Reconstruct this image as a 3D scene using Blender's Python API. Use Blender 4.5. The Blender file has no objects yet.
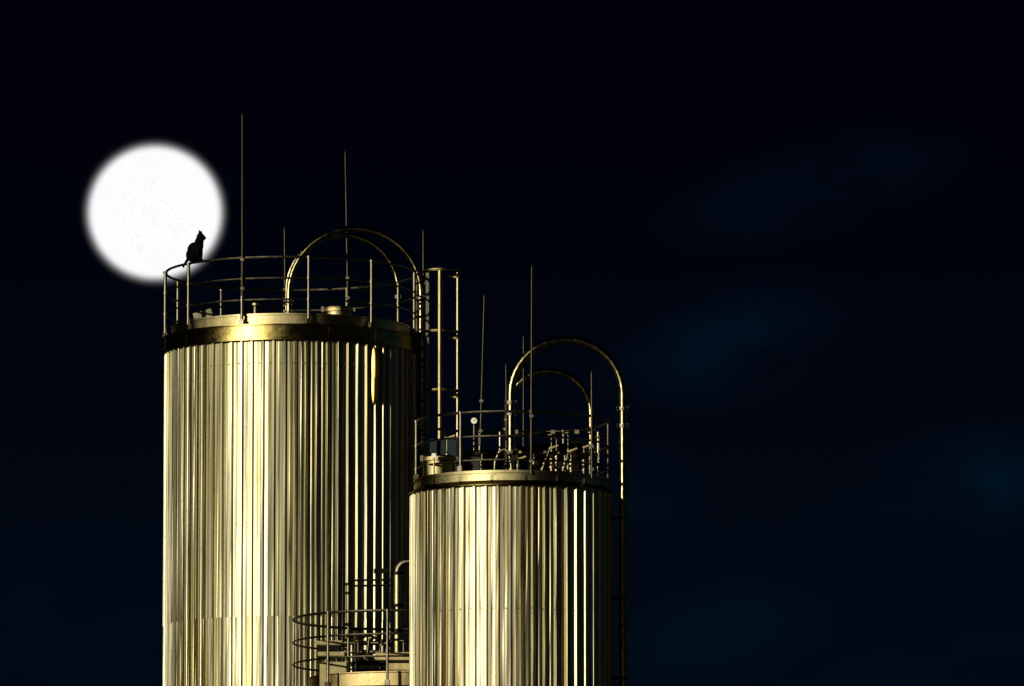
import bpy, bmesh, math, random
from mathutils import Vector, Matrix
random.seed(7)
R_ = math.radians
sin, cos, pi = math.sin, math.cos, math.pi
SC = bpy.context.scene
C = SC.collection

# ------------------------------------------------------------------ camera
F_PX, PITCH, CAM = 7650.0, 0.125, Vector((0, -120, 2.0))
cam_d = bpy.data.cameras.new('camera')
cam = bpy.data.objects.new('camera', cam_d)
C.objects.link(cam)
cam.location = CAM
cam.rotation_euler = (pi/2 + PITCH, 0, 0)
cam_d.sensor_width = 36
cam_d.lens = F_PX / 1024 * 36
cam_d.clip_start, cam_d.clip_end = 1, 20000
SC.camera = cam

def pt(px, py, Y):
    """the point at depth plane Y seen at a pixel of the photograph (used for measuring)"""
    u, v = (px - 512) / F_PX, (343 - py) / F_PX
    d = Vector((u, cos(PITCH) - v*sin(PITCH), sin(PITCH) + v*cos(PITCH)))
    return CAM + d * ((Y - CAM.y) / d.y)

# ------------------------------------------------------------------ world
SUN_AZ, SUN_EL = 38.0, 13.0        # sun stands behind the camera, to its left
W = bpy.data.worlds.new('World'); SC.world = W; W.use_nodes = True
nt = W.node_tree; N = nt.nodes; L = nt.links
for n in list(N): N.remove(n)
def nd(tree, typ, **kw):
    n = tree.nodes.new(typ)
    for k, v in kw.items(): setattr(n, k, v)
    return n
def math_n(tree, op, a, b=None, c=None):
    n = nd(tree, 'ShaderNodeMath', operation=op)
    for i, v in enumerate((a, b, c)):
        if v is None: continue
        if isinstance(v, (int, float)): n.inputs[i].default_value = v
        else: tree.links.new(v, n.inputs[i])
    return n.outputs[0]
def smooth(tree, v, a, b, c=0.0, d=1.0):
    n = nd(tree, 'ShaderNodeMapRange', interpolation_type='SMOOTHSTEP')
    tree.links.new(v, n.inputs[0])
    for i, x in enumerate((a, b, c, d)): n.inputs[i+1].default_value = x
    return n.outputs[0]
def vmath(tree, op, a, b):
    n = nd(tree, 'ShaderNodeVectorMath', operation=op)
    for i, v in enumerate((a, b)):
        if isinstance(v, (tuple, Vector)): n.inputs[i].default_value = v
        else: tree.links.new(v, n.inputs[i])
    return n
def mixc(tree, f, a, b, mode='MIX'):
    n = nd(tree, 'ShaderNodeMix', data_type='RGBA', blend_type=mode)
    for i, v in ((0, f), (6, a), (7, b)):
        if isinstance(v, (int, float)): n.inputs[i].default_value = v
        elif isinstance(v, tuple): n.inputs[i].default_value = (*v, 1)
        else: tree.links.new(v, n.inputs[i])
    return n.outputs[2]

tc = nd(nt, 'ShaderNodeTexCoord')
sky = nd(nt, 'ShaderNodeTexSky', sky_type='NISHITA', sun_disc=False)
sky.sun_elevation = R_(SUN_EL)
sky.sun_rotation = R_(180 + SUN_AZ)
sky_dark = mixc(nt, 1.0, sky.outputs[0], (0.00003, 0.00004, 0.00012), 'MULTIPLY')
sep = nd(nt, 'ShaderNodeSeparateXYZ'); L.new(tc.outputs['Generated'], sep.inputs[0])
low = smooth(nt, sep.outputs[2], 0.165, 0.070)              # deep blue gathers lower in the sky
base = mixc(nt, low, (0.0002, 0.0003, 0.0022), (0.0002, 0.0024, 0.0062))
mp = nd(nt, 'ShaderNodeMapping'); L.new(tc.outputs['Generated'], mp.inputs[0])
mp.inputs['Scale'].default_value = (34, 34, 70)
mp.inputs['Rotation'].default_value = (0, R_(-16), 0)
mp.inputs['Location'].default_value = (3.15, 0.3, 1.2)
nz = nd(nt, 'ShaderNodeTexNoise'); L.new(mp.outputs[0], nz.inputs['Vector'])
nz.inputs['Scale'].default_value = 1.0; nz.inputs['Detail'].default_value = 6; nz.inputs['Roughness'].default_value = 0.58
wob = smooth(nt, nz.outputs['Fac'], .34, .66, .0, 1.15)
cl = None
# a few dim cloud banks: azimuth right of the silos, elevation, half width, half height (degrees), strength
for az, el, hw, hh, st in ((1.62, 7.15, 1.0, .46, 1.0), (3.35, 6.05, 1.0, .46, 1.15), (1.55, 5.0, 1.2, .45, .55), (2.3, 8.35, 1.2, .40, .8),
                           (-3.3, 4.9, 1.6, .6, .55), (3.0, 4.6, 1.4, .35, .5), (.95, 6.0, .5, .4, .5), (9.5, 7, 3, .8, .8), (-11, 8, 3, .8, .6)):
    d = Vector((sin(R_(az))*cos(R_(el)), cos(R_(az))*cos(R_(el)), sin(R_(el))))
    df = vmath(nt, 'SUBTRACT', tc.outputs['Generated'], d).outputs[0]
    rt = nd(nt, 'ShaderNodeVectorRotate', rotation_type='Y_AXIS'); L.new(df, rt.inputs['Vector']); rt.inputs['Angle'].default_value = R_(14)
    df = vmath(nt, 'MULTIPLY', rt.outputs[0], (1/R_(hw), 1/R_(hw), 1/R_(hh))).outputs[0]
    le = vmath(nt, 'LENGTH', df, df).outputs['Value']
    b_ = smooth(nt, le, 1.25, 0.0, 0.0, st)
    cl = b_ if cl is None else math_n(nt, 'ADD', cl, b_)
cl = math_n(nt, 'MULTIPLY', cl, wob)
c1 = mixc(nt, cl, (0, 0, 0), (0.0001, 0.0035, 0.0075))
c2 = mixc(nt, 1.0, base, c1, 'ADD')
c3 = mixc(nt, 1.0, c2, sky_dark, 'ADD')
# blue glow added to the unseen sky far right, lifting the dark ribs
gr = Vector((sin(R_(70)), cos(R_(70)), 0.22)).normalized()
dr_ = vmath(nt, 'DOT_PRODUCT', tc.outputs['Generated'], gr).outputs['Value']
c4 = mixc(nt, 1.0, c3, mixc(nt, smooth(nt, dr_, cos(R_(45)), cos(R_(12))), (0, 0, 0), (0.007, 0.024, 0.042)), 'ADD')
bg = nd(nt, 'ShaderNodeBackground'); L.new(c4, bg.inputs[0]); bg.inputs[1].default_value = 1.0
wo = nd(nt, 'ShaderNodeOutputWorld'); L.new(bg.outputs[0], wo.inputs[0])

# ------------------------------------------------------------------ sun, exposure
sd = bpy.data.lights.new('sun', 'SUN'); sd.energy = 4.1; sd.angle = R_(0.5); sd.color = (1.0, 0.91, 0.70)
so = bpy.data.objects.new('sun', sd); C.objects.link(so)
sdir = Vector((-sin(R_(SUN_AZ))*cos(R_(SUN_EL)), -cos(R_(SUN_AZ))*cos(R_(SUN_EL)), sin(R_(SUN_EL))))
so.rotation_euler = sdir.to_track_quat('Z', 'Y').to_euler()
so.location = (-40, -60, 40)
vs = SC.view_settings
vs.view_transform = 'Standard'; vs.look = 'None'; vs.exposure = 0; vs.gamma = 1
try: vs.use_curve_mapping = False
except Exception: pass
SC.cycles.max_bounces = 2

# ------------------------------------------------------------------ materials
def metal(name, col, rough, streak=0.0, bump=0.0, grime=0.0, tint=None, vscale=(9, 9, 0.35), rvar=0.06, polish=0.0, prough=.34):
    m = bpy.data.materials.new(name); m.use_nodes = True
    t = m.node_tree; t.nodes.remove(t.nodes['Principled BSDF'])
    b = nd(t, 'ShaderNodeBsdfAnisotropic', distribution='BECKMANN')
    t.links.new(b.outputs[0], t.nodes['Material Output'].inputs['Surface'])
    tcn = nd(t, 'ShaderNodeTexCoord')
    mpn = nd(t, 'ShaderNodeMapping'); t.links.new(tcn.outputs['Object'], mpn.inputs[0])
    mpn.inputs['Scale'].default_value = vscale
    n1 = nd(t, 'ShaderNodeTexNoise'); t.links.new(mpn.outputs[0], n1.inputs['Vector'])
    n1.inputs['Scale'].default_value = 1.6; n1.inputs['Detail'].default_value = 6; n1.inputs['Roughness'].default_value = .65
    n2 = nd(t, 'ShaderNodeTexNoise'); t.links.new(tcn.outputs['Object'], n2.inputs['Vector'])
    n2.inputs['Scale'].default_value = 22; n2.inputs['Detail'].default_value = 5
    c = mixc(t, smooth(t, n1.outputs['Fac'], .36, .66), tuple(x*(1-streak) for x in col), col)
    if tint:
        n3 = nd(t, 'ShaderNodeTexNoise'); t.links.new(mpn.outputs[0], n3.inputs['Vector'])
        n3.inputs['Scale'].default_value = .8; n3.inputs['Detail'].default_value = 2
        c = mixc(t, smooth(t, n3.outputs['Fac'], .45, .62), c, tint)
    c = mixc(t, math_n(t, 'MULTIPLY', smooth(t, n2.outputs['Fac'], .56, .74), grime), c, tuple(x*.25 for x in col))
    t.links.new(c, b.inputs['Color'])
    rr = math_n(t, 'MULTIPLY_ADD', n1.outputs['Fac'], rvar*2, rough - rvar)
    rr = math_n(t, 'MULTIPLY_ADD', n2.outputs['Fac'], .10, math_n(t, 'SUBTRACT', rr, .05))
    t.links.new(rr, b.inputs['Roughness'])
    if bump:
        bp = nd(t, 'ShaderNodeBump'); bp.inputs['Strength'].default_value = bump; bp.inputs['Distance'].default_value = .02
        t.links.new(math_n(t, 'MULTIPLY_ADD', n2.outputs['Fac'], .25, n1.outputs['Fac']), bp.inputs['Height'])
        t.links.new(bp.outputs[0], b.inputs['Normal'])
    if polish:      # a second, tighter lobe: the smooth mill finish under the weathered film
        b2 = nd(t, 'ShaderNodeBsdfAnisotropic', distribution='BECKMANN')
        t.links.new(c, b2.inputs['Color'])
        t.links.new(math_n(t, 'MULTIPLY_ADD', n2.outputs['Fac'], .08, prough - .04), b2.inputs['Roughness'])
        if bump: t.links.new(bp.outputs[0], b2.inputs['Normal'])
        mx = nd(t, 'ShaderNodeMixShader')
        t.links.new(math_n(t, 'MULTIPLY', smooth(t, n1.outputs['Fac'], .30, .70, .55, 1.0), polish), mx.inputs[0])
        t.links.new(b.outputs[0], mx.inputs[1]); t.links.new(b2.outputs[0], mx.inputs[2])
        t.links.new(mx.outputs[0], t.nodes['Material Output'].inputs['Surface'])
    return m
def plain(name, col, rough=.8, spec=.3):
    m = bpy.data.materials.new(name); m.use_nodes = True
    t = m.node_tree; b = t.nodes['Principled BSDF']
    n = nd(t, 'ShaderNodeTexNoise'); n.inputs['Scale'].default_value = 14; n.inputs['Detail'].default_value = 6
    tcn = nd(t, 'ShaderNodeTexCoord'); t.links.new(tcn.outputs['Object'], n.inputs['Vector'])
    t.links.new(mixc(t, n.outputs['Fac'], tuple(x*.8 for x in col), tuple(min(1, x*1.2) for x in col)), b.inputs['Base Color'])
    b.inputs['Roughness'].default_value = rough; b.inputs['Specular IOR Level'].default_value = spec
    return m

M = {}
M['clad'] = metal('ribbed_sheet_metal', (0.365, 0.350, 0.245), .53, streak=.45, bump=.03, grime=.30, tint=(0.270, 0.245, 0.125), polish=.42, vscale=(16, 16, .30))
M['clad2'] = metal('ribbed_sheet_metal_pale', (0.375, 0.358, 0.250), .54, streak=.38, bump=.03, grime=.20, tint=(0.308, 0.269, 0.146), polish=.42, vscale=(16, 16, .30))
M['band'] = metal('rim_steel_reflection_tint', (0.285, 0.222, 0.075), .38, streak=.4, bump=.06, grime=.4, vscale=(3, 3, 4), polish=.3, prough=.30)  # same steel, with its orange reflection put into the base colour
M['kerb'] = metal('kerb_metal', (0.390, 0.340, 0.175), .55, streak=.35, bump=.06, grime=.45, vscale=(3, 3, 2), polish=.25)
M['galv'] = metal('galvanised_tube', (0.190, 0.174, 0.129), .50, streak=.3, grime=.6, vscale=(12, 12, 6))
M['rail'] = metal('rail_tube', (0.290, 0.260, 0.175), .47, streak=.3, grime=.5, vscale=(6, 6, 6))
M['rod'] = metal('rod_metal', (0.056, 0.048, 0.031), .5, streak=.4, grime=.4, vscale=(4, 4, 3))
M['pipe'] = metal('pipe_steel', (0.270, 0.235, 0.140), .35, rvar=.03, streak=.6, bump=.03, grime=.7, vscale=(7, 7, 7))
M['gold'] = metal('yellowed_steel', (0.420, 0.330, 0.160), .55, streak=.3, grime=.4, vscale=(5, 5, 2))
M['dark'] = metal('dark_steel', (0.011, 0.010, 0.008), .5, streak=.3, grime=.3)
M['teal'] = plain('teal_paint', (.002, .011, .017), .7)
M['roof'] = metal('roof_sheet', (0.112, 0.101, 0.067), .55, streak=.3, grime=.4)
M['shine'] = metal('glint_gold', (0.900, 0.540, 0.140), .46, streak=.1, grime=.1)  # reflected sunlight of the glint put into a strong gold colour
M['white'] = plain('dial_white', (.75, .75, .70))
M['fur'] = plain('black_fur', (.0025, .0025, .0028), .9, .0)
M['eye'] = plain('cat_eye', (.02, .02, .01), .3, .2)
M['ground'] = plain('asphalt', (.045, .045, .043), .9)

# ------------------------------------------------------------------ builders
class MB:
    def __init__(s): s.bm = bmesh.new()
    def grid(s, rows, close_u=False, close_v=False, flip=False):
        vs_ = [[s.bm.verts.new(p) for p in r] for r in rows]
        nr, nc = len(rows), len(rows[0])
        for i in range(nr if close_v else nr-1):
            for j in range(nc if close_u else nc-1):
                f = [vs_[i][j], vs_[i][(j+1) % nc], vs_[(i+1) % nr][(j+1) % nc], vs_[(i+1) % nr][j]]
                if flip: f.reverse()
                s.bm.faces.new(f)
        return vs_
    def tube(s, pts, r, seg=10, caps=True, closed=False):
        pts = [Vector(p) for p in pts]; n = len(pts)
        rr = r if isinstance(r, (list, tuple)) else [r]*n
        rows, up = [], None
        for i, p in enumerate(pts):
            a = pts[i-1] if (i > 0 or closed) else p
            b = pts[(i+1) % n] if (i < n-1 or closed) else p
            t = (b - a).normalized()
            if up is None:
                up = Vector((0, 0, 1)) if abs(t.z) < .9 else Vector((0, 1, 0))
            x = up.cross(t).normalized(); y = t.cross(x); up = y if abs(t.z) < 2 else up
            rows.append([p + (x*cos(2*pi*k/seg) + y*sin(2*pi*k/seg))*rr[i] for k in range(seg)])
        v = s.grid(rows, close_u=True, close_v=closed)
        if caps and not closed:
            s.bm.faces.new(list(reversed(v[0]))); s.bm.faces.new(v[-1])
        return s
    def lathe(s, c, prof, seg=96, caps=False):
        rows = [[Vector((c[0] + r*cos(2*pi*k/seg), c[1] + r*sin(2*pi*k/seg), c[2] + z)) for k in range(seg)] for r, z in prof]
        v = s.grid(rows, close_u=True)
        if caps:
            s.bm.faces.new(list(reversed(v[0]))); s.bm.faces.new(v[-1])
        return s
    def ring(s, c, R, r, seg=120, rs=8):
        return s.tube([Vector((c[0] + R*sin(2*pi*k/seg), c[1] - R*cos(2*pi*k/seg), c[2])) for k in range(seg)], r, rs, closed=True)
    def box(s, c, size, rz=0, rx=0, ry=0, bev=0.006):
        b = bmesh.new(); bmesh.ops.create_cube(b, size=1)
        for v in b.verts: v.co = Vector((v.co.x*size[0], v.co.y*size[1], v.co.z*size[2]))
        if bev: bmesh.ops.bevel(b, geom=list(b.edges), offset=min(bev, min(size)*.3), segments=2, affect='EDGES')
        mt = Matrix.Translation(Vector(c)) @ Matrix.Rotation(rz, 4, 'Z') @ Matrix.Rotation(ry, 4, 'Y') @ Matrix.Rotation(rx, 4, 'X')
        b.transform(mt); s._merge(b); return s
    def ball(s, c, rad, mat=None, u=20, v=14):
        b = bmesh.new(); bmesh.ops.create_uvsphere(b, u_segments=u, v_segments=v, radius=1)
        mt = Matrix.Translation(Vector(c)) @ (mat or Matrix.Identity(4)) @ Matrix.Diagonal((*rad, 1))
        b.transform(mt); s._merge(b); return s
    def _merge(s, b):
        me = bpy.data.meshes.new('t'); b.to_mesh(me); b.free(); s.bm.from_mesh(me); bpy.data.meshes.remove(me)
    def build(s, name, mat, parent=None, smooth_=True, kind=None, label=None):
        off = Vector((0, 0, 0))
        if parent is not None:
            p = parent
            while p.parent: p = p.parent
            off = p.location
        for v in s.bm.verts: v.co -= off
        bmesh.ops.recalc_face_normals(s.bm, faces=s.bm.faces) if not getattr(s, 'keep', False) else None
        me = bpy.data.meshes.new(name); s.bm.to_mesh(me); s.bm.free()
        if mat: me.materials.append(mat)
        if smooth_:
            for p in me.polygons: p.use_smooth = True
            try: me.set_sharp_from_angle(angle=R_(38))
            except Exception: pass
        o = bpy.data.objects.new(name, me); C.objects.link(o)
        if parent is not None: o.parent = parent
        if kind: o['kind'] = kind
        if label: o['label'] = label
        return o
def thing(name, loc, label, cat, group=None):
    o = bpy.data.objects.new(name, None); C.objects.link(o)
    o.location = loc; o['label'] = label; o['category'] = cat; o.empty_display_size = .2
    if group: o['group'] = group
    return o

# ------------------------------------------------------------------ ground
gb = MB()
gb.grid([[Vector((x, y, 0)) for x in (-9000, 9000)] for y in (-3000, 9000)])
gb.build('ground', M['ground'], kind='structure')

# ------------------------------------------------------------------ silos: measured axes
class Silo: pass
def silo_at(pxc, Y, rpx):
    s = Silo(); s.pxc, s.Y = pxc, Y
    s.X = pt(pxc, 343, Y).x
    s.k = (pt(pxc+1, 343, Y).x - s.X)          # metres per pixel
    s.R = rpx * s.k; s.rpx = rpx
    s.z = lambda py: pt(pxc, py, Y).z
    s.py = 300 if pxc < 300 else 440 if pxc > 450 else 645
    return s
A = silo_at(290.5, 0.0, 126)
B = silo_at(512.0, -6.6, 102)
D = silo_at(402.0, -3.3, 108)

def on_ring(s, px, R, side=-1):
    """point of a circle of radius R round the silo's axis seen at pixel column px (side -1 near, +1 far)"""
    Y = s.Y + side*R*.5
    for _ in range(12):
        x = pt(px, s.py, Y).x
        dx = max(-R, min(R, x - s.X))
        Y = s.Y + side*math.sqrt(max(0, R*R - dx*dx))
    return s.X + dx, Y

def cladding(s, n, z0, z1, R, depth, rnd, screws=()):
    """trapezoidal ribbed sheet bent round the silo; returns a builder"""
    mb = MB(); mb.keep = True
    cols = []
    for i in range(n):
        w = 2*pi/n
        j = [rnd.uniform(-.012, .012) for _ in range(7)]
        t1, t2, t3 = (rnd.gauss(0, .0028) for _ in range(3))
        c1, c2 = (rnd.gauss(0, .0018) for _ in range(2))
        prof = [(.00, t1), (.22, t1*.5 + t2*.5 + .001), (.27, .0055), (.33, .0055), (.38, t2*.5 + t3*.5 + .001), (.60, t3),
                (.695, depth + c1), (.715, depth + .003 + c1), (.885, depth + .003 + c2), (.905, depth + c2), (.995, t1*.3)]
        for f, dr in prof:
            cols.append((w*(i + f), dr))
    zs = [z0, max(z0+.01, z1 - 6.0)] + [z1 - 6.0 + 6.0*k/10 for k in range(1, 11)] if z1 - z0 > 6.5 else [z0 + (z1-z0)*k/4 for k in range(5)]
    wob = [[rnd.gauss(0, .0009) for _ in cols] for _ in zs]
    rows = []
    for zi, z in enumerate(zs):
        rows.append([Vector((s.X + (R + dr + wob[zi][k])*sin(a), s.Y - (R + dr + wob[zi][k])*cos(a), z)) for k, (a, dr) in enumerate(cols)])
    mb.grid(rows, close_u=True)
    for zr in screws:
        for i in range(n):
            a = 2*pi/n*(i + .48)
            if cos(a) < -.2: continue
            SCREWS.append((s, (s.X + (R + .004)*sin(a), s.Y - (R + .004)*cos(a), zr + rnd.gauss(0, .004))))
    return mb
SCREWS = []
def place_screws(parent):
    for s, c in SCREWS:
        mb = MB(); mb.ball(c, (.011, .011, .011), u=8, v=6); mb.build('screw', M['galv'], parent)
    SCREWS.clear()

rnd = random.Random(21)
# ---- tall left silo
silo = thing('silo', (A.X, A.Y, 0), 'tall wide ribbed metal silo at left, with a golden rim band, under the cat', 'silo')
zb0, zb1 = A.z(356), A.z(340)                 # rim band
zseam = A.z(627)
ZK_A = A.z(328.5)                                   # top of roof kerb
Rc = A.R - .036
cladding(A, 72, 0, zseam + .03, Rc - .004, .034, random.Random(21)).build('lower_cladding', M['clad'], silo, smooth_=False)
cladding(A, 72, zseam, zb0 + .02, Rc, .034, random.Random(21), screws=(A.z(378), )).build('upper_cladding', M['clad'], silo, smooth_=False)
place_screws(silo.children[-1])
mb = MB(); Rb = A.R + .022
mb.lathe((A.X, A.Y, 0), [(A.R - .10, zb0 + .006), (Rb - .01, zb0), (Rb, zb0 + .012), (Rb, zb1 - .02), (Rb + .012, zb1 - .008), (Rb + .012, zb1 + .006), (A.R - .12, zb1 + .012)], 160)
band = mb.build('rim_band', M['band'], silo)
for k in range(15):
    a = R_(-28.7 + k*24)
    mb = MB(); mb.box((A.X + (Rb + .003)*sin(a), A.Y - (Rb + .003)*cos(a), (zb0 + zb1)/2), (.03, .008, zb1 - zb0 - .05), rz=a, bev=.002)
    mb.build('joint_strip', M['band'], band)
mb = MB(); Rk = A.R - .10
mb.lathe((A.X, A.Y, 0), [(Rk, zb1), (Rk, ZK_A - .03), (Rk + .016, ZK_A - .028), (Rk + .016, ZK_A), (Rk - .03, ZK_A + .004)], 140)
mb.build('roof_kerb', M['kerb'], silo)
mb = MB(); mb.lathe((A.X, A.Y, 0), [(Rk - .02, ZK_A - .02), (Rk*.5, ZK_A + .02), (.01, ZK_A + .05)], 64)
mb.build('roof', M['roof'], silo)
# gold bulges added in one pan, standing in for a glint of sunlight
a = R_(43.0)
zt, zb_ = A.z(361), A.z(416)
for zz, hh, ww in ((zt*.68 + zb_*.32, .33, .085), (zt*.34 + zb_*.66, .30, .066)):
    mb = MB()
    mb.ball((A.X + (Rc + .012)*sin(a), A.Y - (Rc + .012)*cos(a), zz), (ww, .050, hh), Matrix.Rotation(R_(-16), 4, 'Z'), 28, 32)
    mb.build('glint_bulge', M['shine'], silo, label='golden bulge standing in for a glint of sunlight')

# ---- right silo
siloB = thing('silo', (B.X, B.Y, 0), 'shorter ribbed metal silo in front at right, its roof crowded with valves and rods', 'silo')
zc = B.z(496)
ZK_B = B.z(480.5)
RcB = B.R - .036
cladding(B, 53, 0, zc + .01, RcB, .034, rnd, screws=(B.z(617),)).build('cladding', M['clad2'], siloB, smooth_=False)
place_screws(siloB.children[-1])
mb = MB()
mb.lathe((B.X, B.Y, 0), [(B.R - .10, zc - .01), (B.R + .012, zc - .004), (B.R + .022, zc + .006), (B.R + .018, zc + .022), (B.R - .07, zc + .085)], 140)
mb.build('drip_flange', M['band'], siloB)
Rk = B.R - .075
mb = MB()
mb.lathe((B.X, B.Y, 0), [(Rk, zc + .07), (Rk, ZK_B - .045), (Rk + .022, ZK_B - .04), (Rk + .022, ZK_B), (Rk - .03, ZK_B + .004)], 140)
kb = mb.build('roof_kerb', M['kerb'], siloB)
for k in range(18):
    a = R_(k*20 + 8)
    mb = MB(); mb.box((B.X + (Rk + .004)*sin(a), B.Y - (Rk + .004)*cos(a), (zc + .07 + ZK_B - .045)/2), (.045, .012, ZK_B - zc - .15), rz=a, bev=.003)
    mb.build('cleat', M['galv'], kb)
mb = MB(); mb.lathe((B.X, B.Y, 0), [(Rk - .02, ZK_B - .02), (Rk*.5, ZK_B + .02), (.01, ZK_B + .04)], 64)
mb.build('roof', M['roof'], siloB)

# ---- low silo between them
siloD = thing('silo', (D.X, D.Y, 0), 'lowest silo between the two tall ones, only its railed roof edge showing at the bottom', 'silo')
RD = D.R - .26
ZK_D = D.z(679)
cladding(D, 56, 0, ZK_D - .25, RD - .02, .034, rnd).build('cladding', M['clad'], siloD, smooth_=False)
ZD_D = D.z(694)
mb = MB(); mb.lathe((D.X, D.Y, 0), [(RD - .03, ZK_D - .26), (RD + .02, ZK_D - .25), (RD + .02, ZK_D - .02), (RD + .03, ZK_D - .01), (RD + .03, ZK_D + .004), (RD - .05, ZK_D + .006)], 140)
mb.build('rim_band', M['gold'], siloD)
mb = MB(); mb.lathe((D.X, D.Y, 0), [(RD + .025, ZD_D - .05), (D.R + .05, ZD_D - .05), (D.R + .05, ZD_D), (RD + .025, ZD_D)], 140)
mb.build('walkway_deck', M['dark'], siloD)
mb = MB(); mb.lathe((D.X, D.Y, 0), [(RD - .04, ZK_D), (.01, ZK_D + .03)], 64)
mb.build('roof', M['roof'], siloD)

# ------------------------------------------------------------------ guardrails
def guardrail(s, label, R, zbase, zrails, posts, rr=.019, pr=.027):
    t = thing('guardrail', (s.X, s.Y, zbase), label, 'guardrail', 'guardrails round the silo roofs')
    for i, z in enumerate(zrails):
        MB().ring((s.X, s.Y, z), R, rr*(1.08 if i == 0 else .85)).build('top_rail' if i == 0 else 'middle_rail', M['rail'], t)
    for px, side in posts:
        x, y = on_ring(s, px, R, side)
        d = Vector((x - s.X, y - s.Y, 0)).normalized()
        x += d.x*.012; y += d.y*.012
        mb = MB(); mb.tube([(x, y, zbase), (x, y, zrails[0] + .012)], pr, 12)
        p = mb.build('post', M['galv'], t)
        for z in zrails:
            mb = MB(); mb.tube([(x, y, z - .022), (x, y, z + .016)], pr*1.35, 12); mb.build('clamp', M['galv'], p)
        mb = MB(); mb.box((x, y, zbase + .04), (.075, .08, .08), rz=math.atan2(d.y, d.x)); mb.build('base_shoe', M['galv'], p)
    return t
ra = A.R - .02
guardrail(A, 'round guardrail on the tall left silo with the black cat sitting on it', ra, zb1 + .008,
          [A.z(273.8), A.z(294.5), A.z(315.5)],
          [(166, -1), (178.5, 1), (189, -1), (242.3, -1), (308.5, -1), (371, -1), (413.5, -1), (397.5, 1), (285, 1), (346.5, 1)])
rb = B.R - .105
guardrail(B, 'round guardrail on the shorter right silo enclosing valves and gauges', rb, ZK_B + .002,
          [B.z(422.3), B.z(446.5), B.z(470)],
          [(417, -1), (461, -1), (531, -1), (609, -1), (592, -1), (480, 1), (446, 1), (563, 1)], pr=.024)
rd = D.R - .005
guardrail(D, 'low round guardrail at the bottom between the two tall silos', rd, ZD_D + .002,
          [D.z(620), D.z(643), D.z(665)],
          [(328.5, -1), (387.5, -1), (297, 1), (446, -1), (330, 1)], pr=.021)

# ------------------------------------------------------------------ lightning rods
def rod(label, p0, p1, r0=.020, r1=.012, clamps=()):
    t = thing('lightning_rod', p0, label, 'rod', 'lightning rods above the silos')
    p0, p1 = Vector(p0), Vector(p1)
    n = 4
    pts, rr = [], []
    for i in range(n):
        q0 = p0.lerp(p1, i/n); q1 = p0.lerp(p1, (i+1)/n)
        r = r0 + (r1 - r0)*i/(n-1)
        pts += [q0 + (p1-p0)*.001, q1]; rr += [r, r]
    pts.append(p1 + (p1-p0).normalized()*.04); rr.append(.002)
    MB().tube(pts, rr, 10).build('shaft', M['rod'], t)
    for f in clamps:
        mb = MB(); q = p0.lerp(p1, f); mb.box(q, (.06, .085, .045)); mb.build('clamp', M['galv'], t)
    return t
def ringp(s, px, py, R, side):
    x, y = on_ring(s, px, R, side)
    return pt(px, py, y)
rod('tallest thin rod rising from the front rail of the left silo beside the moon', ringp(A, 242.3, 296, ra + .055, -1), ringp(A, 242.3, 116, ra + .055, -1), clamps=(.04, .20))
rod('long thin rod rising behind the pipe arch of the left silo', ringp(A, 348, 304, ra - .055, 1), ringp(A, 345.2, 153, ra - .055, 1), .022, .013, clamps=(.04, .17))
rod('short rod standing just left of the pipe arch on the left silo', ringp(A, 285.3, 310, ra - .055, 1), ringp(A, 284.5, 229, ra - .055, 1), .024, .015, clamps=(.05, .25))
rod('short rod above the top hoop of the caged ladder', pt(423.6, 318, .1), pt(423.2, 232, .1), .024, .015, clamps=(.1, .4))
rod('leaning thin rod between the caged ladder and the pipe arch of the right silo', ringp(B, 480.3, 446, rb - .05, 1), ringp(B, 484.2, 297, rb - .05, 1), .020, .014, clamps=(.1, .3))
rod('tall rod rising from the front rail of the right silo past its pipe arch', ringp(B, 531.3, 474, rb + .055, -1), ringp(B, 531.8, 268, rb + .055, -1), .024, .014, clamps=(.06, .28))
rod('stubby rod inside the right shoulder of the arch on the right silo', ringp(B, 592, 478, rb + .055, -1), ringp(B, 591.7, 373, rb + .055, -1), .026, .020, clamps=(.08, .3))
rod('short slim rod beside the left leg of the arch on the right silo', pt(506.5, 474, B.Y - .2), pt(506, 366, B.Y - .2), .020, .014, clamps=(.1, .5))
rod('faint brownish rod behind the front rod of the right silo', pt(523.5, 460, B.Y + .9), pt(523.5, 338, B.Y + .9), .018, .013)

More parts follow.
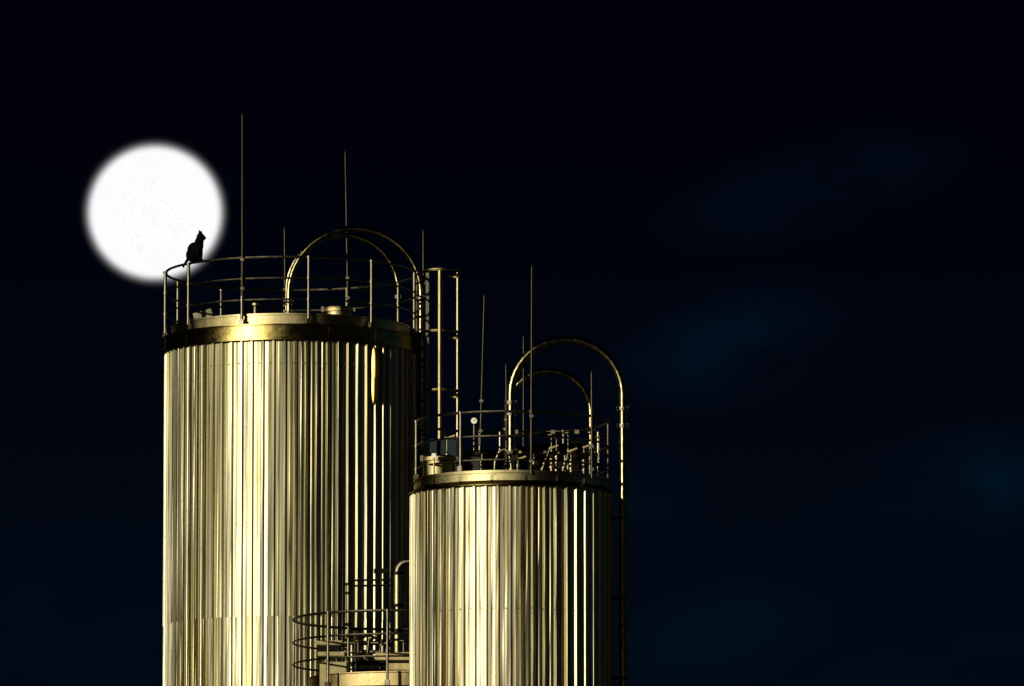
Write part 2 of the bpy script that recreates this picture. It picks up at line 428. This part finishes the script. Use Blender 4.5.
# ------------------------------------------------------------------ arched fill pipes
def arch(label, Y, pxl, pxr, pyc, py_l, z_r, r, flanges_l, flanges_r, mat='pipe', tilt=0.0, step=.105):
    """pipe rising from the roof, bending over in a half circle and running down outside"""
    pl, pr_ = pt(pxl, pyc, Y), pt(pxr, pyc, Y)
    c = (pl + pr_)/2; Rr = (pr_.x - pl.x)/2
    zl = pt(pxl, py_l, Y).z
    t = thing('arched_pipe', (pl.x, Y, zl), label, 'pipe', 'arched fill pipes on the silos')
    pts = [(pl.x, Y, zl), (pl.x, Y, c.z - .002)]; rr = [r, r]
    n = int(pi*Rr/step)
    for i in range(n + 1):
        a = pi - pi*i/n
        for da, q in ((-.45, 1.0), (.15, 1.0), (.20, 1.13), (.40, 1.13), (.45, 1.0)) if 0 < i < n else ((0, 1.0),):
            aa = a - da*pi/n
            pts.append((c.x + Rr*cos(aa), Y + tilt*sin(aa), c.z + Rr*sin(aa))); rr.append(r*q)
    zz = c.z
    nn = max(2, int((c.z - z_r)/.4))
    for i in range(1, nn + 1):
        pts.append((pr_.x, Y, zz + (z_r - zz)*i/nn)); rr.append(r)
    MB().tube(pts, rr, 14).build('pipe', M[mat], t)
    for px, fl in ((pl.x, flanges_l), (pr_.x, flanges_r)):
        for py in fl:
            z = pt(pxl, py, Y).z
            mb = MB()
            mb.lathe((px, Y, z), [(r*.9, -.022), (r*1.55, -.022), (r*1.55, -.004), (r*1.2, -.003), (r*1.2, .003), (r*1.55, .004), (r*1.55, .022), (r*.9, .022)], 18)
            for k in range(8):
                aa = k*pi/4
                mb.box((px + r*1.35*cos(aa), Y + r*1.35*sin(aa), z), (.016, .016, .062), bev=.002)
            mb.build('flange', M['galv'], t)
    return t
arch('front arched pipe bending over the roof of the left silo', .05, 289, 421, 294, 330, 0.2, .046, (303, 312), (298, 336))
arch('rear arched pipe half hidden on the roof of the left silo', 1.1, 287, 398, 290, 340, ZK_A - .02, .042, (300,), (297,))
arch('large arched pipe from the roof of the right silo down along its right side', B.Y - .30, 511, 623, 395, 480, 0.2, .064, (403, 414, 452), (409, 426))
arch('smaller arched pipe behind the large arch on the right silo', B.Y + 1.0, 507, 591, 413, 486, ZK_B - .02, .046, (430,), (432, 450))
# brackets holding the long down pipe on the right silo
br = thing('pipe_bracket', (B.X + B.R, B.Y - .30, B.z(560)), 'dark bracket clamping the long down pipe to the right silo', 'bracket')
xr = pt(623, 560, B.Y - .30).x
for py in (520, 600, 680):
    z = pt(623, py, B.Y).z
    mb = MB(); mb.box(((B.X + B.R + xr)/2 - .04, B.Y - .30, z), (xr - B.X - B.R + .06, .05, .04))
    arm = mb.build('arm', M['dark'], br)
    mb = MB(); mb.ring((xr, B.Y - .30, z), .064, .012, 20, 6); mb.build('clip', M['dark'], arm)

# ------------------------------------------------------------------ caged ladder
YL = -.15
lt, lb = pt(427, 274, YL).z, pt(427, 560, YL).z
lad = thing('caged_ladder', (pt(427, 560, YL).x, YL, lb), 'caged ladder with hoops and a bright golden upright between the two silos', 'ladder')
xa, xb_ = pt(415.3, 300, YL).x, pt(427.6, 300, YL).x
for x, y in ((xa, YL + .26), (xb_, YL - .14)):
    MB().box((x, y, (lt + lb)/2), (.052, .05, lt - lb)).build('stile', M['galv'], lad)
z = lb + .1
while z < lt:
    MB().tube([(xa, YL + .26, z), (xb_, YL - .14, z)], .013, 8).build('rung', M['dark'], lad)
    z += .27
hc = pt(441, 300, YL); hr = (pt(458, 300, YL).x - hc.x)
for py in (271.5, 332.5, 391.5, 451):
    z = pt(441, py, YL).z
    mb = MB(); pts = []
    for i in range(25):
        a = R_(200 - 220*i/24 + 0)
        pts.append((hc.x + hr*cos(a), YL - hr*1.0*sin(a), z))
    rows = [[Vector(p) + Vector((0, 0, .022)), Vector(p) - Vector((0, 0, .022))] for p in pts]
    mb.tube(pts, .026, 8)
    mb.build('hoop', M['gold'], lad)
    z2 = pt(441, py + 5.5, YL).z
    xa2, xb2 = pt(447.5, py, YL).x, pt(457, py, YL).x
    mb = MB(); mb.box(((xa2 + xb2)/2, YL - hr*.05 - .03, z2), (xb2 - xa2, .04, .042)); mb.build('bracket', M['gold'], lad)
for px, f, m_, r_ in ((440, -1.0, 'gold', .038), (457.8, -.05, 'rail', .034)):
    x = pt(px, 300, YL).x
    MB().tube([(x, YL + f*hr, lb), (x, YL + f*hr, lt + .02)], r_, 12).build('cage_bar', M[m_], lad)
for py in (300, 360, 430):
    z = pt(441, py, YL).z
    mb = MB()
    mb.box(((A.X + A.R + xb_)/2 - .05, YL + .02, z), (xb_ - A.X - A.R + .12, .03, .04))
    mb.build('wall_tie', M['dark'], lad)

# ------------------------------------------------------------------ roof gear
def vent(label, px, pytop, pybot, Y, wpx, mat='gold', zroof=None):
    p = pt(px, pybot, Y); k = A.k
    h = pt(px, pytop, Y).z
    z0 = zroof if zroof is not None else p.z
    t = thing('roof_vent', (p.x, Y, z0), label, 'vent', 'vents on the silo roofs')
    r = wpx*k/2
    MB().lathe((p.x, Y, 0), [(r*.62, z0), (r*.62, h - r*1.1), (r*.5, h - r*.9)], 20).build('stack', M['galv'], t)
    MB().lathe((p.x, Y, 0), [(r*.5, h - r*.95), (r, h - r*.8), (r, h - r*.35), (r*.7, h - r*.08), (.002, h)], 24).build('cap', M[mat], t)
    return t
vent('small mushroom vent just right of the front rod on the left silo roof', 255.5, 302, 322, -.9, 9, zroof=ZK_A - .01)
vent('thin stub vent above the lower rail of the left silo', 221, 289, 330, -.2, 4.2, zroof=ZK_A - .01)
vent('squat vent beside the hatch on the left silo roof', 316, 314, 325, -1.2, 8, zroof=ZK_A - .01)
# hatch drum
def hatch(label, px, pyt, Y, wpx, zroof, s):
    p = pt(px, pyt, Y); r = wpx/2*s.k
    t = thing('roof_hatch', (p.x, Y, zroof), label, 'hatch', 'round hatches on the silo roofs')
    MB().lathe((p.x, Y, 0), [(r*.92, zroof), (r*.92, p.z - .09)], 32).build('drum', M['kerb'], t)
    MB().lathe((p.x, Y, 0), [(r*.9, p.z - .095), (r*1.03, p.z - .085), (r*1.03, p.z - .03), (r*.95, p.z - .005), (r*.4, p.z + .012), (.003, p.z + .014)], 32).build('lid', M['gold'], t)
    mb = MB(); mb.box((p.x + r*1.03, Y - .05, p.z - .05), (.06, .07, .06)); mb.build('hinge', M['galv'], t)
    mb = MB(); mb.box((p.x - r*1.0, Y - .1, p.z - .05), (.05, .05, .09)); mb.build('latch', M['galv'], t)
    return t
hatch('round hatch with a golden lid at the right of the left silo roof', 338, 307, -1.05, 30, ZK_A - .01, A)
hatch('golden round hatch at the left edge of the right silo roof', 439, 456, B.Y - .55, 34, ZK_B - .01, B)
# open lid on left silo
lid = thing('access_cover', (pt(203, 322, -.9).x, -.9, ZK_A - .01), 'slanted dull cover plate leaning behind the left end of the left silo rail', 'cover')
p = pt(203, 315, -.9)
MB().box(p, (.30, .05, .13), ry=R_(-16)).build('plate', M['rail'], lid)
for d, e in ((-.1, 0), (.1, .03)):
    mb = MB(); mb.tube([(p.x + d, -.88, ZK_A - .01), (p.x + d, -.88, p.z + e)], .015); mb.build('prop', M['rail'], lid)

def gauge(label, px, py, Y, zroof, r=.055):
    p = pt(px, py, Y)
    t = thing('pressure_gauge', (p.x, Y, zroof), label, 'gauge')
    MB().tube([(p.x, Y, zroof), (p.x, Y, p.z - r)], .013).build('stem', M['galv'], t)
    mb = MB(); mb.tube([(p.x, Y - .03, p.z), (p.x, Y + .03, p.z)], r, 24); mb.build('case', M['dark'], t)
    f = MB(); f.tube([(p.x, Y - .034, p.z), (p.x, Y - .031, p.z)], r*.82, 24); f = f.build('dial', M['white'], t)
    n = MB(); n.box((p.x + .01, Y - .037, p.z + .008), (.045, .004, .006), ry=R_(-40), bev=0); n.build('needle', M['dark'], f)
    return t
gauge('round gauge with a pale dial standing above the right silo railing', 474, 421, B.Y + .2, ZK_B)

def valve(label, px, pytop, Y, zroof, s, wheel=True, lean=0.0, w=.05, mat='galv'):
    p = pt(px, pytop, Y)
    t = thing('valve', (p.x, Y, zroof), label, 'valve', 'valves on the silo roofs')
    h = p.z - zroof
    top = Vector((p.x + lean*h, Y, p.z)); bot = Vector((p.x, Y, zroof))
    f = lambda q: bot.lerp(top, q)
    mb = MB(); mb.tube([f(0), f(.62)], w*.55, 14)
    for q in (.25, .55): mb.tube([f(q) - Vector((0, 0, .012)), f(q) + Vector((0, 0, .012))], w*1.05, 16)
    mb.ball(f(.42), (w*.95, w*.95, w*1.1)); mb.build('body', M[mat], t)
    MB().tube([f(.6), f(1)], w*.25, 10).build('spindle', M['galv'], t)
    if wheel:
        mb = MB(); c = f(.97); mb.ring(c, w*1.6, w*.22, 28, 8)
        for k in range(3):
            a = k*pi/3 + .3; d = Vector((cos(a), sin(a), 0))*w*1.6
            mb.tube([c - d, c + d], w*.14, 6)
        mb.build('handwheel', M['gold'], t)
    else:
        mb = MB(); c = f(1); mb.box(c + Vector((.05, 0, 0)), (.15, .03, .025), ry=R_(-20)); mb.build('lever', M['gold'], t)
    return t
Yb = B.Y
valve('leftmost valve with a lever beside the ladder upright', 447, 437, Yb - .2, ZK_B, B, False, mat='gold')
valve('valve with a handwheel below the gauge', 482, 452, Yb - .75, ZK_B, B, True, w=.045)
valve('slanting valve just right of the front rod of the right silo', 540, 447, Yb - .6, ZK_B, B, False, lean=.35, w=.04)
valve('upright valve in the middle of the cluster under the large arch', 551.5, 434, Yb - .3, ZK_B, B, True, w=.045, mat='gold')
valve('leaning valve right of the middle of the cluster under the large arch', 562, 450, Yb - .9, ZK_B, B, False, lean=.3, w=.042)
valve('tall slim valve at the right of the cluster under the large arch', 568, 432, Yb - .1, ZK_B, B, True, w=.04)
valve('valve with a bright body near the right end of the right silo roof', 575.5, 441, Yb - .55, ZK_B, B, True, w=.045, mat='gold')
valve('rightmost valve beside the stubby rod on the right silo', 584, 446, Yb - .25, ZK_B, B, False, w=.045)
valve('handwheel valve touching the right leg of the smaller arch', 599, 436, Yb + .1, ZK_B, B, True, w=.04)
valve('squat dark valve between the front rod and the slanting valve', 534, 455, Yb - .95, ZK_B, B, True, w=.04, mat='rail')
valve('thin valve behind the upright valve in the middle of the cluster', 556.5, 437, Yb + .15, ZK_B, B, True, w=.036, mat='rail')
valve('short golden valve low in the cluster left of the bright bodied valve', 571, 452, Yb - 1.0, ZK_B, B, True, w=.04, mat='gold')
valve('small lever valve low beside the left leg of the large arch', 518, 458, Yb - .9, ZK_B, B, False, w=.036, mat='galv')
hs = thing('hose', (pt(496, 470, Yb - .6).x, Yb - .6, ZK_B), 'dark curved hose rising left of the large arch on the right silo', 'hose')
hp_ = [pt(x_, y_, Yb - .6) for x_, y_ in ((494, 478), (495, 462), (499, 452), (505, 449), (509, 454), (511, 464), (512, 478))]
hq = []
for i in range(len(hp_) - 1):
    for k in range(4): hq.append(hp_[i].lerp(hp_[i+1], k/4))
MB().tube(hq + [hp_[-1]], .022, 10).build('tube', M['rail'], hs)
for q in (hq[5], hq[-5]):
    MB().ball(q, (.034, .034, .034)).build('coupling', M['galv'], hs)
# horizontal manifolds
mf = thing('manifold', (pt(552, 452, Yb - .35).x, Yb - .35, ZK_B), 'horizontal pipe manifold running through the valves on the right silo', 'pipe')
q0, q1 = pt(513, 452, Yb - .42), pt(598, 455, Yb - .42)
MB().tube([q0, q1], .03, 12).build('header', M['pipe'], mf)
for i, px in enumerate((520, 545, 558, 571, 582, 594)):
    p = pt(px, 452.5, Yb - .42)
    mb = MB(); mb.tube([(p.x - .02, p.y, p.z), (p.x + .02, p.y, p.z)], .052, 16)
    mb.build('flange', M['galv'] if i % 2 else M['gold'], mf)
for px in (533, 565, 590):
    p = pt(px, 453, Yb - .42)
    MB().tube([(p.x, p.y, ZK_B), (p.x, p.y, p.z)], .02, 10).build('support', M['galv'], mf)
cb = thing('conduit', (pt(540, 430, Yb + .3).x, Yb + .3, ZK_B), 'thin conduit with small boxes above the manifold of the right silo', 'conduit')
MB().tube([pt(494, 431, Yb + .3), pt(602, 434, Yb + .3)], .014, 8).build('tube', M['pipe'], cb)
for px in (516, 541, 553, 577):
    p = pt(px, 432, Yb + .3)
    MB().box(p, (.07, .06, .06)).build('box', M['galv'], cb)
for px in (500, 598):
    p = pt(px, 432, Yb + .3); MB().tube([(p.x, p.y, ZK_B), p], .016, 8).build('support', M['rail'], cb)
# dark machinery standing in the middle of the roof
bl = thing('blower', (pt(548, 470, Yb + .5).x, Yb + .5, ZK_B), 'dark bulky blower behind the valves of the right silo', 'blower')
p = pt(556, 456, Yb + .5)
mb = MB(); mb.tube([(p.x - .40, p.y, p.z), (p.x - .38, p.y, p.z), (p.x + .38, p.y, p.z), (p.x + .40, p.y, p.z)], [.17, .19, .19, .17], 28); mb.build('casing', M['dark'], bl)
mb = MB(); mb.box((p.x, p.y, (ZK_B + p.z)/2 - .05), (.7, .34, max(.06, p.z - ZK_B))); mb.build('base', M['dark'], bl)
p = pt(518, 450, Yb + .45)
mb = MB(); mb.lathe((p.x, p.y, 0), [(.12, ZK_B), (.12, p.z), (.09, p.z + .05), (.002, p.z + .07)], 24); mb.build('silencer', M['dark'], bl)
dr = thing('drum', (pt(478, 460, Yb - .1).x, Yb - .1, ZK_B), 'low dark drum behind the second handwheel, left of the large arch', 'drum')
p = pt(483, 452, Yb - .1)
MB().lathe((p.x, p.y, 0), [(.30, ZK_B), (.30, p.z - .05), (.27, p.z), (.002, p.z + .03)], 36).build('shell', M['dark'], dr)
MB().ring((p.x, p.y, p.z - .05), .305, .014, 48, 8).build('rim', M['pipe'], dr)
cab = thing('control_cabinet', (pt(444, 470, Yb + .5).x, Yb + .5, ZK_B), 'dark teal cabinet standing behind the left valves of the right silo', 'cabinet')
p0, p1 = pt(430, 440, Yb + .5), pt(459, 480, Yb + .5)
MB().box(((p0.x + p1.x)/2, Yb + .5, (p0.z + ZK_B)/2), (p1.x - p0.x, .3, p0.z - ZK_B)).build('case', M['teal'], cab)
MB().box(((p0.x + p1.x)/2, Yb + .34, (p0.z + ZK_B)/2), (p1.x - p0.x - .06, .02, p0.z - ZK_B - .08)).build('door', M['teal'], cab)
# bracketed box by the ladder foot
jb = thing('junction_box', (pt(430, 470, Yb - .9).x, Yb - .9, ZK_B), 'small pale box on a stand by the foot of the golden ladder upright', 'box')
p = pt(434, 456, Yb - .95); MB().box(p, (.07, .06, .075)).build('case', M['white'], jb)
MB().tube([(p.x, p.y, ZK_B), (p.x, p.y, p.z - .03)], .014).build('stand', M['gold'], jb)

# ------------------------------------------------------------------ gear on the low silo
def filterbox(label, pxs, Y, plates, zroof):
    x0, x1 = pt(pxs[0], 660, Y).x, pt(pxs[1], 660, Y).x
    t = thing('filter_unit', ((x0 + x1)/2, Y, zroof), label, 'filter unit', 'filter units on the low silo')
    for i, (a, b, y0, y1, m_) in enumerate(plates):
        pa, pb = pt(a, y0, Y), pt(b, y1, Y)
        nm = ('lid', 'casing', 'base', 'foot')[i % 4]
        MB().box(((pa.x + pb.x)/2, Y, (pa.z + pb.z)/2), (pb.x - pa.x, .42 - .02*i, pa.z - pb.z), bev=.012).build(nm, M[m_], t)
    return t
f1 = filterbox('golden stacked filter unit at the left of the low silo', (316, 349), D.Y - .7,
          [(316, 343, 641.5, 646, 'kerb'), (319, 341, 646, 652.5, 'dark'), (318, 345, 652.5, 657, 'kerb'), (320, 349, 662.5, 690, 'kerb')], ZK_D)
for k in range(9):
    p = pt(321 + k*2.8, 659.5, D.Y - .86); mb = MB(); mb.box(p, (.022, .03, .085)); mb.build('bolt', M['dark'], f1)
f2 = filterbox('flat golden filter unit beside the left edge of the right silo', (376, 412), D.Y - .55,
          [(375, 412, 653.5, 661, 'gold'), (379, 412, 661, 664, 'dark'), (388, 413, 663.5, 671, 'gold'), (386, 413, 671.5, 690, 'kerb')], ZK_D)
# standing pipes
def standpipe(label, px, segs, Y, r, zroof, elbow=None, mat='gold'):
    x = pt(px, 600, Y).x
    t = thing('standpipe', (x, Y, zroof), label, 'pipe', 'standpipes on the low silo')
    for i, (a, b, q) in enumerate(segs):
        za, zb2 = pt(px, a, Y).z, pt(px, b, Y).z
        MB().tube([(x, Y, max(zroof, zb2)), (x, Y, za)], r*q, 14).build('pipe' if q <= 1 else 'flange', M[mat] if q <= 1 else M['dark'], t)
    if elbow:
        za = pt(px, segs[0][0], Y).z; Re = elbow
        pts = [(x + Re - Re*cos(R_(q)), Y, za - .002 + Re*sin(R_(q))) for q in range(0, 91, 10)] + [(x + Re + .35, Y, za + Re)]
        MB().tube(pts, r*.9, 14).build('elbow', M['galv'], t)
    return t
standpipe('standpipe with a bent top at the left edge of the right silo', 397.5,
          [(572, 574.5, 1.7), (574.5, 604, 1.0), (604, 606.5, 1.5), (606.5, 611, .7), (611, 629, .8), (629, 634, 1.4), (634, 652, 1.0), (652, 690, .8)], D.Y - .2, .058, ZK_D, elbow=.16, mat='kerb')
standpipe('plain short standpipe before the dark ribs of the left silo', 348.3, [(583, 585.5, 1.2), (585.5, 592, 1.0), (592, 594.5, 1.2), (594.5, 623, 1.0), (623, 626, 1.5), (626, 690, .55)], D.Y + .1, .034, ZK_D, mat='galv')
tb = thing('pipe_link', (pt(372, 583, D.Y + .1).x, D.Y + .1, pt(372, 583, D.Y + .1).z), 'dark double rods with a clamp joining the two standpipes', 'pipe')
for py in (580.5, 586):
    MB().tube([pt(348, py, D.Y + .1), pt(399, py - 1, D.Y - .2)], .016, 8).build('rod', M['dark'], tb)
MB().box(pt(381, 571, D.Y - .1), (.22, .10, .07)).build('motor', M['dark'], tb)
mb = MB(); mb.tube([pt(381, 572, D.Y - .1), pt(381, 584, D.Y - .1)], .018); mb.build('post', M['dark'], tb)
valve('bright slanting valve between the filter units of the low silo', 364.5, 637, D.Y - .4, ZK_D, D, False, lean=.12, w=.045, mat='galv')
valve('dull valve left of the slanting valve on the low silo', 358, 640, D.Y - .1, ZK_D, D, True, w=.035, mat='rail')
valve('valve with a round wheel just left of the right silo on the low roof', 403.5, 640, D.Y - .6, ZK_D, D, True, w=.04, mat='galv')
standpipe('thick dark standpipe behind the bright slanting valve', 357, [(628, 631, 1.5), (631, 660, 1.0), (660, 690, .8)], D.Y + .3, .05, ZK_D, mat='rail')
standpipe('short pale standpipe right of the black motor', 383, [(640, 643, 1.6), (643, 655, 1.0), (655, 690, .8)], D.Y + .2, .045, ZK_D, mat='galv')
for lb_, px, py, Y, ln_ in (('dark cross pipe behind the standpipes of the low silo', 368, 643, D.Y + .35, .75), ('lower cross pipe behind the black motor', 372, 652, D.Y + .5, .9)):
    p = pt(px, py, Y)
    cpp = thing('cross_pipe', (p.x, Y, ZK_D), lb_, 'pipe')
    MB().tube([(p.x - ln_/2, Y, p.z), (p.x + ln_/2, Y, p.z)], .035, 12).build('pipe', M['rail'], cpp)
    for d in (-.34, 0, .34):
        MB().tube([(p.x + d*ln_/.75 - .02, Y, p.z), (p.x + d*ln_/.75 + .02, Y, p.z)], .062, 16).build('flange', M['galv'], cpp)
    for d in (-.25, .28): MB().tube([(p.x + d, Y, ZK_D), (p.x + d, Y, p.z)], .018, 8).build('support', M['rail'], cpp)
valve('small wheel valve in front of the left golden filter unit edge', 353, 652, D.Y - .75, ZK_D, D, True, w=.035, mat='galv')
valve('lever valve just left of the second rail post of the low silo', 379.5, 644, D.Y - .2, ZK_D, D, False, w=.04, mat='gold')
vb = thing('motor', (pt(371, 675, D.Y - .6).x, D.Y - .6, ZK_D), 'black bulky motor between the two golden filter units', 'motor')
p = pt(368, 668, D.Y - .6)
mb = MB(); mb.tube([(p.x - .17, p.y, p.z), (p.x + .17, p.y, p.z)], .11, 24)
for k in range(9): mb.tube([(p.x - .14 + k*.035, p.y, p.z), (p.x - .13 + k*.035, p.y, p.z)], .125, 24)
mb.build('casing', M['dark'], vb)
mb = MB(); mb.box((p.x, p.y, (p.z + ZK_D)/2 - .03), (.26, .18, max(.05, p.z - ZK_D - .05))); mb.build('foot', M['dark'], vb)

# ------------------------------------------------------------------ moon
DM = 3000.0
mc = pt(155, 212.5, DM)
dist = (mc - CAM).length; mpx = dist / F_PX
moon = thing('moon', mc, 'full white moon with a soft edge behind the cat', 'moon')
mm = bpy.data.materials.new('moon_surface'); mm.use_nodes = True
t = mm.node_tree
for n in list(t.nodes): t.nodes.remove(n)
em = nd(t, 'ShaderNodeEmission'); ou = nd(t, 'ShaderNodeOutputMaterial'); t.links.new(em.outputs[0], ou.inputs[0])
tcn = nd(t, 'ShaderNodeTexCoord')
n1 = nd(t, 'ShaderNodeTexNoise'); t.links.new(tcn.outputs['Object'], n1.inputs['Vector']); n1.inputs['Scale'].default_value = 1.1; n1.inputs['Detail'].default_value = 4
n2 = nd(t, 'ShaderNodeTexNoise'); t.links.new(tcn.outputs['Object'], n2.inputs['Vector']); n2.inputs['Scale'].default_value = .12; n2.inputs['Detail'].default_value = 3
v = math_n(t, 'MULTIPLY', smooth(t, n1.outputs['Fac'], .3, .7, .91, 1.09), smooth(t, n2.outputs['Fac'], .3, .7, .96, 1.0))
t.links.new(v, em.inputs[1]); em.inputs[0].default_value = (1, 1, 1, 1)
MB().ball(mc, (60*mpx,)*3, u=96, v=64).build('disc', mm, moon)
# the bright haze round the disc: a ball of glowing air, thinning outwards (same from every side)
hm = bpy.data.materials.new('moon_haze'); hm.use_nodes = True
t = hm.node_tree
for n in list(t.nodes): t.nodes.remove(n)
tcn = nd(t, 'ShaderNodeTexCoord')
ln = nd(t, 'ShaderNodeVectorMath', operation='LENGTH'); t.links.new(tcn.outputs['Object'], ln.inputs[0])
f = math_n(t, 'DIVIDE', math_n(t, 'SUBTRACT', 82*mpx, ln.outputs['Value']), 12*mpx)
f = math_n(t, 'POWER', math_n(t, 'MAXIMUM', f, 0.0), 6.0)
f = math_n(t, 'MULTIPLY', f, 0.0035/mpx)
ab = nd(t, 'ShaderNodeVolumeAbsorption'); ab.inputs['Color'].default_value = (0, 0, 0, 1); t.links.new(f, ab.inputs['Density'])
e = nd(t, 'ShaderNodeEmission'); e.inputs[0].default_value = (.98, .98, 1, 1); t.links.new(math_n(t, 'MULTIPLY', f, 1.0), e.inputs[1])
ad = nd(t, 'ShaderNodeAddShader'); t.links.new(ab.outputs[0], ad.inputs[0]); t.links.new(e.outputs[0], ad.inputs[1])
o = nd(t, 'ShaderNodeOutputMaterial'); t.links.new(ad.outputs[0], o.inputs['Volume'])
try: hm.cycles.volume_step_rate = .04
except Exception as ex: print(ex)
MB().ball(mc, (82*mpx,)*3, u=96, v=64).build('halo', hm, moon)

# ------------------------------------------------------------------ cat
cx, cy = on_ring(A, 195.5, ra, -1)
zr = A.z(273.8) + .0205
mp_ = A.k * 1.0
YAW = R_(-32)          # sits along the rail
cat_loc = Vector((pt(194.5, 262, cy).x, cy, zr))
def cp(dx, dz, side=0.0, yaw=YAW):
    """dx, dz in pixels of the photo along the cat's profile, side in metres"""
    a = dx*mp_/cos(YAW)
    return cat_loc + Vector((a*cos(yaw) - side*sin(yaw), a*sin(yaw) + side*cos(yaw), dz*mp_))
cb_ = MB()
Ry = lambda d: Matrix.Rotation(YAW, 4, 'Z') @ Matrix.Rotation(R_(d), 4, 'Y')
px = mp_
cb_.ball(cp(-2.2, 6.3), (6.9*px, 5.6*px, 7.2*px), Ry(0))             # haunches
cb_.ball(cp(-1.2, 11.6), (6.6*px, 4.8*px, 7.4*px), Ry(24))            # back
cb_.ball(cp(3.5, 14.2), (6.0*px, 4.2*px, 6.8*px), Ry(16))            # chest
cb_.ball(cp(4.7, 18.8), (4.9*px, 3.6*px, 5.2*px), Ry(12))            # neck
HY = R_(-6)
H = Matrix.Rotation(HY, 4, 'Z')
hc_ = cp(6.1, 23.4)
def hp(a, s, z): return hc_ + H.to_3x3() @ Vector((a*px, s*px, z*px))
cb_.ball(hc_, (4.3*px, 4.0*px, 4.0*px), H @ Matrix.Rotation(R_(10), 4, 'Y'))
cb_.ball(hp(2.8, 0, -1.0), (2.5*px, 2.4*px, 2.2*px), H)              # muzzle
cb_.ball(hp(4.8, 0, -.5), (.8*px, .9*px, .8*px), H)                   # nose
for s in (1, -1):                                                    # ears
    b0, tip = hp(-.2, s*1.9, 2.0), hp(-.4+s*.7, s*2.3, 6.9)
    cb_.tube([b0 - (tip-b0)*.2, b0, b0.lerp(tip, .5), tip], [2.7*px, 2.4*px, 1.4*px, .4*px], 12)
for s in (1, -1):                                                    # forelegs, thighs, hind paws
    cb_.tube([cp(4.4, 12, s*.045), cp(5.0, 6, s*.045), cp(5.4, 1.2, s*.035), cp(6.8, .7, s*.032)], [2.4*px, 1.7*px, 1.25*px, 1.15*px], 12)
    cb_.ball(cp(6.4, .9, s*.033), (1.7*px, 1.2*px, .95*px), Ry(0))
    cb_.ball(cp(-1.0, 4.6, s*.075), (5.0*px, 2.4*px, 4.4*px), Ry(-20))
    cb_.ball(cp(1.8, 1.0, s*.06), (3.2*px, 1.3*px, 1.1*px), Ry(0))
tail = [cp(-6.5, 2.4), cp(-9.2, .4, .02), cp(-11.2, -2.2, .03), cp(-12.6, -4.4, .03), cp(-11.6, -5.6, .03)]
cb_.tube(tail, [1.7*px, 1.4*px, 1.2*px, 1.1*px, .7*px], 12)
bmesh.ops.recalc_face_normals(cb_.bm, faces=cb_.bm.faces)
tm = bpy.data.meshes.new('t'); cb_.bm.to_mesh(tm); cb_.bm.free()
to = bpy.data.objects.new('t', tm); C.objects.link(to)
rm = to.modifiers.new('r', 'REMESH'); rm.mode = 'VOXEL'; rm.voxel_size = .0065
sm = to.modifiers.new('s', 'SMOOTH'); sm.iterations = 3; sm.factor = .5
bpy.context.view_layer.update()
ev = bpy.data.meshes.new_from_object(to.evaluated_get(bpy.context.evaluated_depsgraph_get()))
bpy.data.objects.remove(to)
ev.name = 'cat'
for v in ev.vertices: v.co = v.co - cat_loc
for p in ev.polygons: p.use_smooth = True
ev.materials.clear(); ev.materials.append(M['fur'])
cat = bpy.data.objects.new('cat', ev); C.objects.link(cat); cat.location = cat_loc
cat['label'] = 'black cat sitting upright on the left silo top rail, looking right'
cat['category'] = 'cat'
for s in (1, -1):
    e = MB(); e.ball(hp(2.6, s*2.35, .7), (.55*px,)*3, u=12, v=8); e.build('eye', M['eye'], cat)
